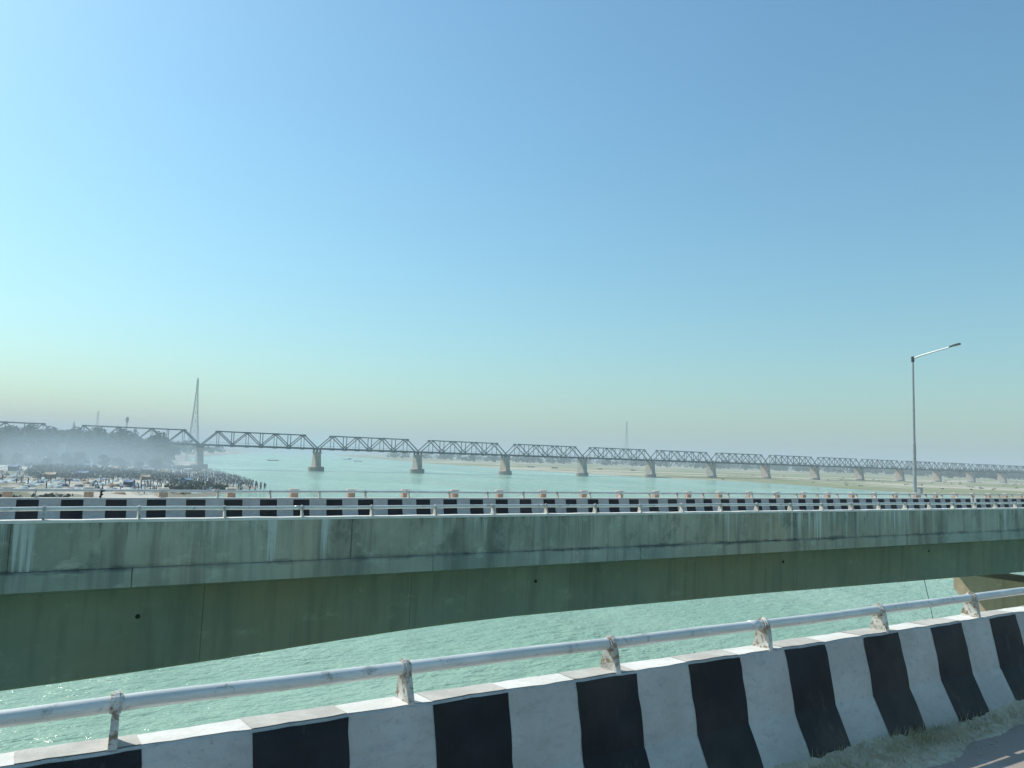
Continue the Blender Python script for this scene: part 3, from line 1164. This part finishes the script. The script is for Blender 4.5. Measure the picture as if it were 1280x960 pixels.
spots = []
for i in range(520):            # far wood behind the whole railway bridge
    az = random.uniform(.42, 2.3)
    rg = random.uniform(1500, 2300)
    X = rg * math.sin(math.atan(az))
    Y = rg * math.cos(math.atan(az))
    if X < right_shore(Y) + 60:
        continue
    h = random.uniform(9, 19)
    spots.append((X, Y, right_ground(X, Y), h, h * random.uniform(.5, .8)))
for i in range(160):
    az = random.uniform(-.05, .235)
    Y = random.uniform(1000, 1900)
    X = az * Y
    if left_shore(Y) - X < 20:
        continue
    h = random.uniform(10, 18)
    spots.append((X, Y, left_ground(X, Y), h, h * random.uniform(.5, .8)))
leafy_mass('far_wood', spots, 34, 2.2, M['leaf'][0], 'hazy wood along the horizon behind the railway bridge')

spots = []
for i in range(4200):           # scrub on the left bank
    Y = random.uniform(150, 430)
    X = random.uniform(-.08 * Y - 10, left_shore(Y) - 6)
    if math.sin(X * .09 + Y * .021) + math.sin(Y * .052 - X * .03) + .5 * math.sin(X * .21) < .28 - (.6 if Y > 330 else 0):
        continue
    h = random.uniform(.5, 1.6)
    spots.append((X, Y, left_ground(X, Y) - .1, h, h * random.uniform(.8, 1.5)))
leafy_mass('scrub', spots, 16, .42, M['scrub'], 'low grey-green scrub over the left bank')
spots = []
for i in range(70):            # grass clumps on the right bank
    az = random.uniform(1.0, 2.2)
    Y = random.uniform(180, 520)
    X = az * Y
    if X < right_shore(Y) + 12:
        continue
    h = random.uniform(.4, 1.1)
    spots.append((X, Y, right_ground(X, Y) - .1, h, h * random.uniform(1, 3)))
leafy_mass('grass_clumps', spots, 14, .4, M['scrub'], 'low grass clumps on the right bank')

# ------------------------------------------------------------------ tents, boats, crowd on the left bank
def tent(X, Y, w, d, h, mat, open_, label, group):
    g = left_ground(X, Y)
    rz = random.uniform(-.5, .5)
    t = thing('tent', (X, Y, g), label, 'tent', group)
    t.rotation_euler = (0, 0, rz)
    mb = MB()
    n = 6
    for i in range(n):
        a, b = -w / 2 + w * i / n, -w / 2 + w * (i + 1) / n
        sag = lambda x: -.12 * math.cos(x / w * math.pi)
        for (y0, z0, y1, z1) in ((-d / 2, h * .72, 0, h), (0, h, d / 2, h * .72)):
            mb.poly([(a, y0, z0 + sag(a)), (b, y0, z0 + sag(b)), (b, y1, z1 + sag(b)), (a, y1, z1 + sag(a))])
    me = mb.mesh('canopy', mat)
    o = place('canopy', me, t, WL[t.name])
    md = o.modifiers.new('thick', 'SOLIDIFY')
    md.thickness = .04
    for sx in (-1, 1):
        for sy in (-1, 1):
            mb = MB()
            mb.tube([(sx * w * .47, sy * d * .46, -.2), (sx * w * .47, sy * d * .46, h * .74)], .05, 6)
            place('pole', mb.mesh('pole', M['bark']), t, WL[t.name])
    if not open_:
        mb = MB()
        mb.box(-w * .46, w * .46, d * .44, d * .46, 0, h * .7)
        mb.box(-w * .47, -w * .45, -d * .4, d * .42, 0, h * .7)
        mb.box(w * .45, w * .47, -d * .4, d * .42, 0, h * .7)
        place('side_cloth', mb.mesh('side_cloth', mat), t, WL[t.name])


KINDS = ('blue tarpaulin tent', 'white cloth awning', 'teal tarpaulin tent', 'grey sheet shelter', 'straw-thatched shelter')
tent_spots = []
for i in range(300):
    Y = random.uniform(190, 400)
    X = random.uniform(-.02, .18) * Y
    if not 9 < left_shore(Y) - X < 140 or any((X - a) ** 2 + (Y - b) ** 2 < 160 for a, b, _ in tent_spots):
        continue
    tent_spots.append((X, Y, random.choice((0, 1, 1, 2, 3, 3, 4))))
    if len(tent_spots) >= 13:
        break
ORD = ('leftmost', 'second from the left', 'third from the left', 'fourth from the left', 'fifth from the left', 'sixth from the left', 'seventh from the left', 'eighth from the left', 'ninth from the left', 'tenth from the left', 'eleventh from the left', 'twelfth from the left')
tent_spots.sort(key=lambda q: q[0] / q[1])
seen = {}
for X, Y, mi in tent_spots:
    k = seen[mi] = seen.get(mi, -1) + 1
    tent(X, Y, random.uniform(2.0, 3.8), random.uniform(2.0, 3.0), random.uniform(1.6, 2.2), M['cloth'][mi], random.random() < .4,
         f'{KINDS[mi]} on the crowded left bank, {ORD[k]} of its kind', 'tents and shelters on the left bank')


def person_faces(mb, X, Y, g, rz, h, cm, sit=False):
    """low figure: legs, torso, arms, head in one swept surface"""
    c, s = math.cos(rz), math.sin(rz)
    rows = [(0, .10, .09), (.45, .13, .11), (.50, .17, .12), (.66, .15, .11), (.81, .21, .12), (.845, .06, .06), (.87, .075, .085), (.94, .085, .095), (1.0, .035, .04)]
    if sit:
        rows = [(0, .30, .32), (.12, .30, .30), (.25, .17, .16), (.42, .2, .13), (.47, .06, .06), (.5, .075, .085), (.58, .08, .09), (.63, .03, .03)]
    n = 6
    base = len(mb.v)
    for f, a, b in rows:
        for k in range(n):
            t = 2 * math.pi * k / n
            x, y = a * math.cos(t), b * math.sin(t)
            mb.v.append((X + x * c - y * s, Y + x * s + y * c, g + f * h))
    for i in range(len(rows) - 1):
        for k in range(n):
            p, q = base + i * n + k, base + i * n + (k + 1) % n
            mb.f.append((p, q, q + n, p + n))
            mb.m.append(5 if i >= len(rows) - 4 else (cm[0] if i < 2 else cm[1]))


mb = MB()
cnt = 0
while cnt < 800:
    Y = random.gauss(275, 50)
    u = abs(random.gauss(0, 20)) - 2.0
    if not 195 < Y < 400:
        continue
    X = left_shore(Y) - u
    g = max(left_ground(X, Y), -.35)
    person_faces(mb, X, Y, g, random.uniform(0, 6.3), random.uniform(1.5, 1.78), (random.choice((0, 1, 2, 2, 0)), random.choice((0, 1, 1, 2, 3, 4, 0))), random.random() < .2)
    cnt += 1
for i in range(150):
    Y = random.uniform(185, 380)
    X = random.uniform(-.03, .16) * Y
    if left_shore(Y) - X < 5:
        continue
    person_faces(mb, X, Y, left_ground(X, Y), random.uniform(0, 6.3), random.uniform(1.5, 1.78), (random.choice((0, 1, 2)), random.choice((0, 1, 2, 3, 4))))
for i in range(700):             # bundles, baskets and cloths laid on the sand
    Y = random.uniform(185, 370)
    X = random.uniform(-.03, .19) * Y
    if left_shore(Y) - X < 3:
        continue
    g = left_ground(X, Y)
    w, d, h = random.uniform(.3, 1.4), random.uniform(.3, .9), random.uniform(.08, .6)
    mi = random.choice((0, 1, 1, 1, 2, 4))
    mb.raw([(X - w, Y - d, g - .1), (X + w, Y - d, g - .1), (X + w, Y + d, g - .1), (X - w, Y + d, g - .1), (X - w * .7, Y - d * .6, g + h), (X + w * .6, Y - d * .7, g + h * .8), (X + w * .7, Y + d * .6, g + h), (X - w * .6, Y + d * .7, g + h * .9)],
           [(0, 1, 5, 4), (1, 2, 6, 5), (2, 3, 7, 6), (3, 0, 4, 7), (4, 5, 6, 7)], mi)
tag(build('crowd', mb, M['people'], smooth=True), 'dense crowd of bathers with their bundles along the left riverbank', None, None, 'stuff')


def boat(X, Y, g, L, rz, label, roof=False, group=None):
    t = thing('boat', (X, Y, g), label, 'boat', group)
    t.rotation_euler = (0, 0, rz)
    mb = MB()
    n = 12
    for i in range(n + 1):
        f = i / n * 2 - 1
        w = .16 * L * (1 - abs(f) ** 2.4) + .02
        z1 = .55 + .35 * f * f
        x = f * L / 2
        mb.v += [(x, -w, z1), (x, -w * .6, -.15 + .3 * f * f), (x, w * .6, -.15 + .3 * f * f), (x, w, z1), (x, w * .85, z1 - .05), (x, 0, .15 + .3 * f * f), (x, -w * .85, z1 - .05)]
    for i in range(n):
        for k in range(7):
            mb.f.append((i * 7 + k, i * 7 + (k + 1) % 7, (i + 1) * 7 + (k + 1) % 7, (i + 1) * 7 + k))
            mb.m.append(0)
    me = mb.mesh('hull', M['hull'])
    fix_normals(me)
    place('hull', me, t, WL[t.name])
    if roof:
        mb = MB()
        mb.box(-L * .25, L * .25, -.9, .9, 2.4, 2.5)
        place('canopy', mb.mesh('canopy', M['cloth'][3]), t, WL[t.name])
        for sx in (-1, 1):
            for sy in (-1, 1):
                mb = MB()
                mb.tube([(sx * L * .23, sy * .8, .3), (sx * L * .23, sy * .8, 2.42)], .05, 6)
                place('canopy_post', mb.mesh('canopy_post', M['bark']), t, WL[t.name])


boat(207, 790, 0, 13, .3, 'dark covered boat out on the water beyond the first full truss span', True)
boat(340, 905, 0, 11, .1, 'small dark boat in midstream seen below the second truss span')
boat(400, 1110, 0, 14, .2, 'long dark boat moored off the far sandbank tip')
boat(455, 1250, 0, 12, .6, 'faint boat farthest upstream by the sandbank')
for i, (az, Y) in enumerate(((.655, 735), (.70, 700), (.79, 700), (.86, 668))):
    X = az * Y
    boat(X, Y, right_ground(X, Y) + .15, 19, .55 + .1 * i, ('leftmost', 'second from the left', 'third from the left', 'rightmost')[i] + ' of the dark hulls drawn up on the far sandbank', False, 'hulls drawn up on the sandbank')

# ------------------------------------------------------------------ grit and dry grass at the foot of the near barrier
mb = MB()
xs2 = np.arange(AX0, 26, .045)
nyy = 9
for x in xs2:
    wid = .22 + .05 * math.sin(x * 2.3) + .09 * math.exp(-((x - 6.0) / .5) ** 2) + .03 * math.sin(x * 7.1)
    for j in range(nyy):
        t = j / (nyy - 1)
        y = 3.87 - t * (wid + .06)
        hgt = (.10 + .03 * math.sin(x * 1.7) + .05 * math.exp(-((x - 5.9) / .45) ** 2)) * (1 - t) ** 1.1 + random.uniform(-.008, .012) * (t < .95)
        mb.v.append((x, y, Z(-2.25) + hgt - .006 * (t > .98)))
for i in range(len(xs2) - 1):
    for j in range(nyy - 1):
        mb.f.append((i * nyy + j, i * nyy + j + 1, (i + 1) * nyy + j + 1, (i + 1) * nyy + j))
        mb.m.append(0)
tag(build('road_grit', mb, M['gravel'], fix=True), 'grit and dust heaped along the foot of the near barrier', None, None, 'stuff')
mb = MB()
for i in range(5200):
    if random.random() < .45:
        x, y = random.gauss(6.0, .38), 3.72 + random.gauss(0, .075)
    else:
        x, y = random.uniform(3.4, 14), 3.76 + random.gauss(0, .06)
    y = min(y, 3.83)
    L = random.uniform(.03, .11)
    a = random.uniform(0, 6.28)
    tilt = random.uniform(.2, 1.3)
    z0 = Z(-2.25) + max(0, .09 * (1 - (3.87 - y) / .3))
    tip = (x + math.cos(a) * L * math.sin(tilt), y + math.sin(a) * L * math.sin(tilt), z0 + L * math.cos(tilt) + .01)
    wx, wy = -math.sin(a) * .0025, math.cos(a) * .0025
    mb.poly([(x - wx, y - wy, z0), (x + wx, y + wy, z0), tip])
tag(build('dry_grass', mb, M['straw']), 'dry straw and weeds caught along the barrier foot', None, None, 'stuff')
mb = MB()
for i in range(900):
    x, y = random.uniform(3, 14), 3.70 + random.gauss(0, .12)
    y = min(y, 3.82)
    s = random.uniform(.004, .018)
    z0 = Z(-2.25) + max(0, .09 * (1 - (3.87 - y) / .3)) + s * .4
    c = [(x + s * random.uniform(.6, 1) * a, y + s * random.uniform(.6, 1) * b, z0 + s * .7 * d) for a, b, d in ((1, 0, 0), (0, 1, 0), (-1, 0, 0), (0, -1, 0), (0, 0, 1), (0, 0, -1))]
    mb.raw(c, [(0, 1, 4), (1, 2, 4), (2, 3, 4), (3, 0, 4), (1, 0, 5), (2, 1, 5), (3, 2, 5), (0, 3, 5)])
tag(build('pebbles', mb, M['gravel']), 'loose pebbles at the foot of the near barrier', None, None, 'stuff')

# ------------------------------------------------------------------ air: haze over everything, smoke over the bathing place
def volume_mat(name, color, density, aniso=0.0):
    m = bpy.data.materials.new(name)
    m.use_nodes = True
    t = m.node_tree
    t.nodes.clear()
    out = t.nodes.new('ShaderNodeOutputMaterial')
    v = t.nodes.new('ShaderNodeVolumePrincipled')
    v.inputs['Color'].default_value = (*color, 1)
    v.inputs['Density'].default_value = density
    v.inputs['Anisotropy'].default_value = aniso
    t.links.new(v.outputs[0], out.inputs['Volume'])
    return m, t, v


hm, _, _ = volume_mat('haze_air', (.61, .69, .78), .0004)
mb = MB()
mb.box(-8100, 8100, -8100, 8100, -5, 108)
tag(build('haze', mb, hm), 'pale haze hanging over the river', None, None, 'stuff')

# smoke drifting over the bathing place and into the trees behind it
sm_mat, st, sv = volume_mat('smoke_air', (.76, .92, 1.0), 0.0)
tc = st.nodes.new('ShaderNodeNewGeometry')
nz = st.nodes.new('ShaderNodeTexNoise')
nz.inputs['Scale'].default_value = .018
nz.inputs['Detail'].default_value = 3
mr = st.nodes.new('ShaderNodeMapRange')
mr.inputs['From Min'].default_value = .36
mr.inputs['From Max'].default_value = .70
mr.inputs['To Min'].default_value = .0042
mr.inputs['To Max'].default_value = .0085
st.links.new(tc.outputs['Position'], nz.inputs['Vector'])
st.links.new(nz.outputs['Fac'], mr.inputs['Value'])
vs = st.nodes.new('ShaderNodeVectorMath')
vs.operation = 'SUBTRACT'
vs.inputs[1].default_value = (14, 318, 0)
vm = st.nodes.new('ShaderNodeVectorMath')
vm.operation = 'MULTIPLY'
vm.inputs[1].default_value = (1 / 78, 1 / 165, 1 / 24)
vl = st.nodes.new('ShaderNodeVectorMath')
vl.operation = 'LENGTH'
fo = st.nodes.new('ShaderNodeMapRange')
fo.interpolation_type = 'SMOOTHSTEP'
fo.inputs['From Min'].default_value = .15
fo.inputs['From Max'].default_value = 1.0
fo.inputs['To Min'].default_value = 1.0
fo.inputs['To Max'].default_value = 0.0
mu = st.nodes.new('ShaderNodeMath')
mu.operation = 'MULTIPLY'
st.links.new(tc.outputs['Position'], vs.inputs[0])
st.links.new(vs.outputs[0], vm.inputs[0])
st.links.new(vm.outputs[0], vl.inputs[0])
st.links.new(vl.outputs['Value'], fo.inputs['Value'])
st.links.new(fo.outputs[0], mu.inputs[0])
st.links.new(mr.outputs[0], mu.inputs[1])
st.links.new(mu.outputs[0], sv.inputs['Density'])
mb = MB()
n, lv = 28, [(.6, 1.0), (8, 1.0), (15, .93), (21, .78), (25, .5), (26.5, .2)]
for z, f in lv:
    for k in range(n):
        a = 2 * math.pi * k / n
        q = 1 + .10 * math.sin(3 * a + 1) + .06 * math.sin(7 * a)
        mb.v.append((14 + 80 * f * q * math.cos(a), 318 + 168 * f * q * math.sin(a), z + 1.5 * math.sin(2 * a + z)))
for i in range(len(lv) - 1):
    for k in range(n):
        mb.f.append((i * n + k, i * n + (k + 1) % n, (i + 1) * n + (k + 1) % n, (i + 1) * n + k))
mb.f.append(tuple(reversed(range(n))))
mb.f.append(tuple((len(lv) - 1) * n + k for k in range(n)))
mb.m = [0] * len(mb.f)
tag(build('smoke', mb, sm_mat, fix=True), 'bluish smoke drifting over the left bank', None, None, 'stuff')
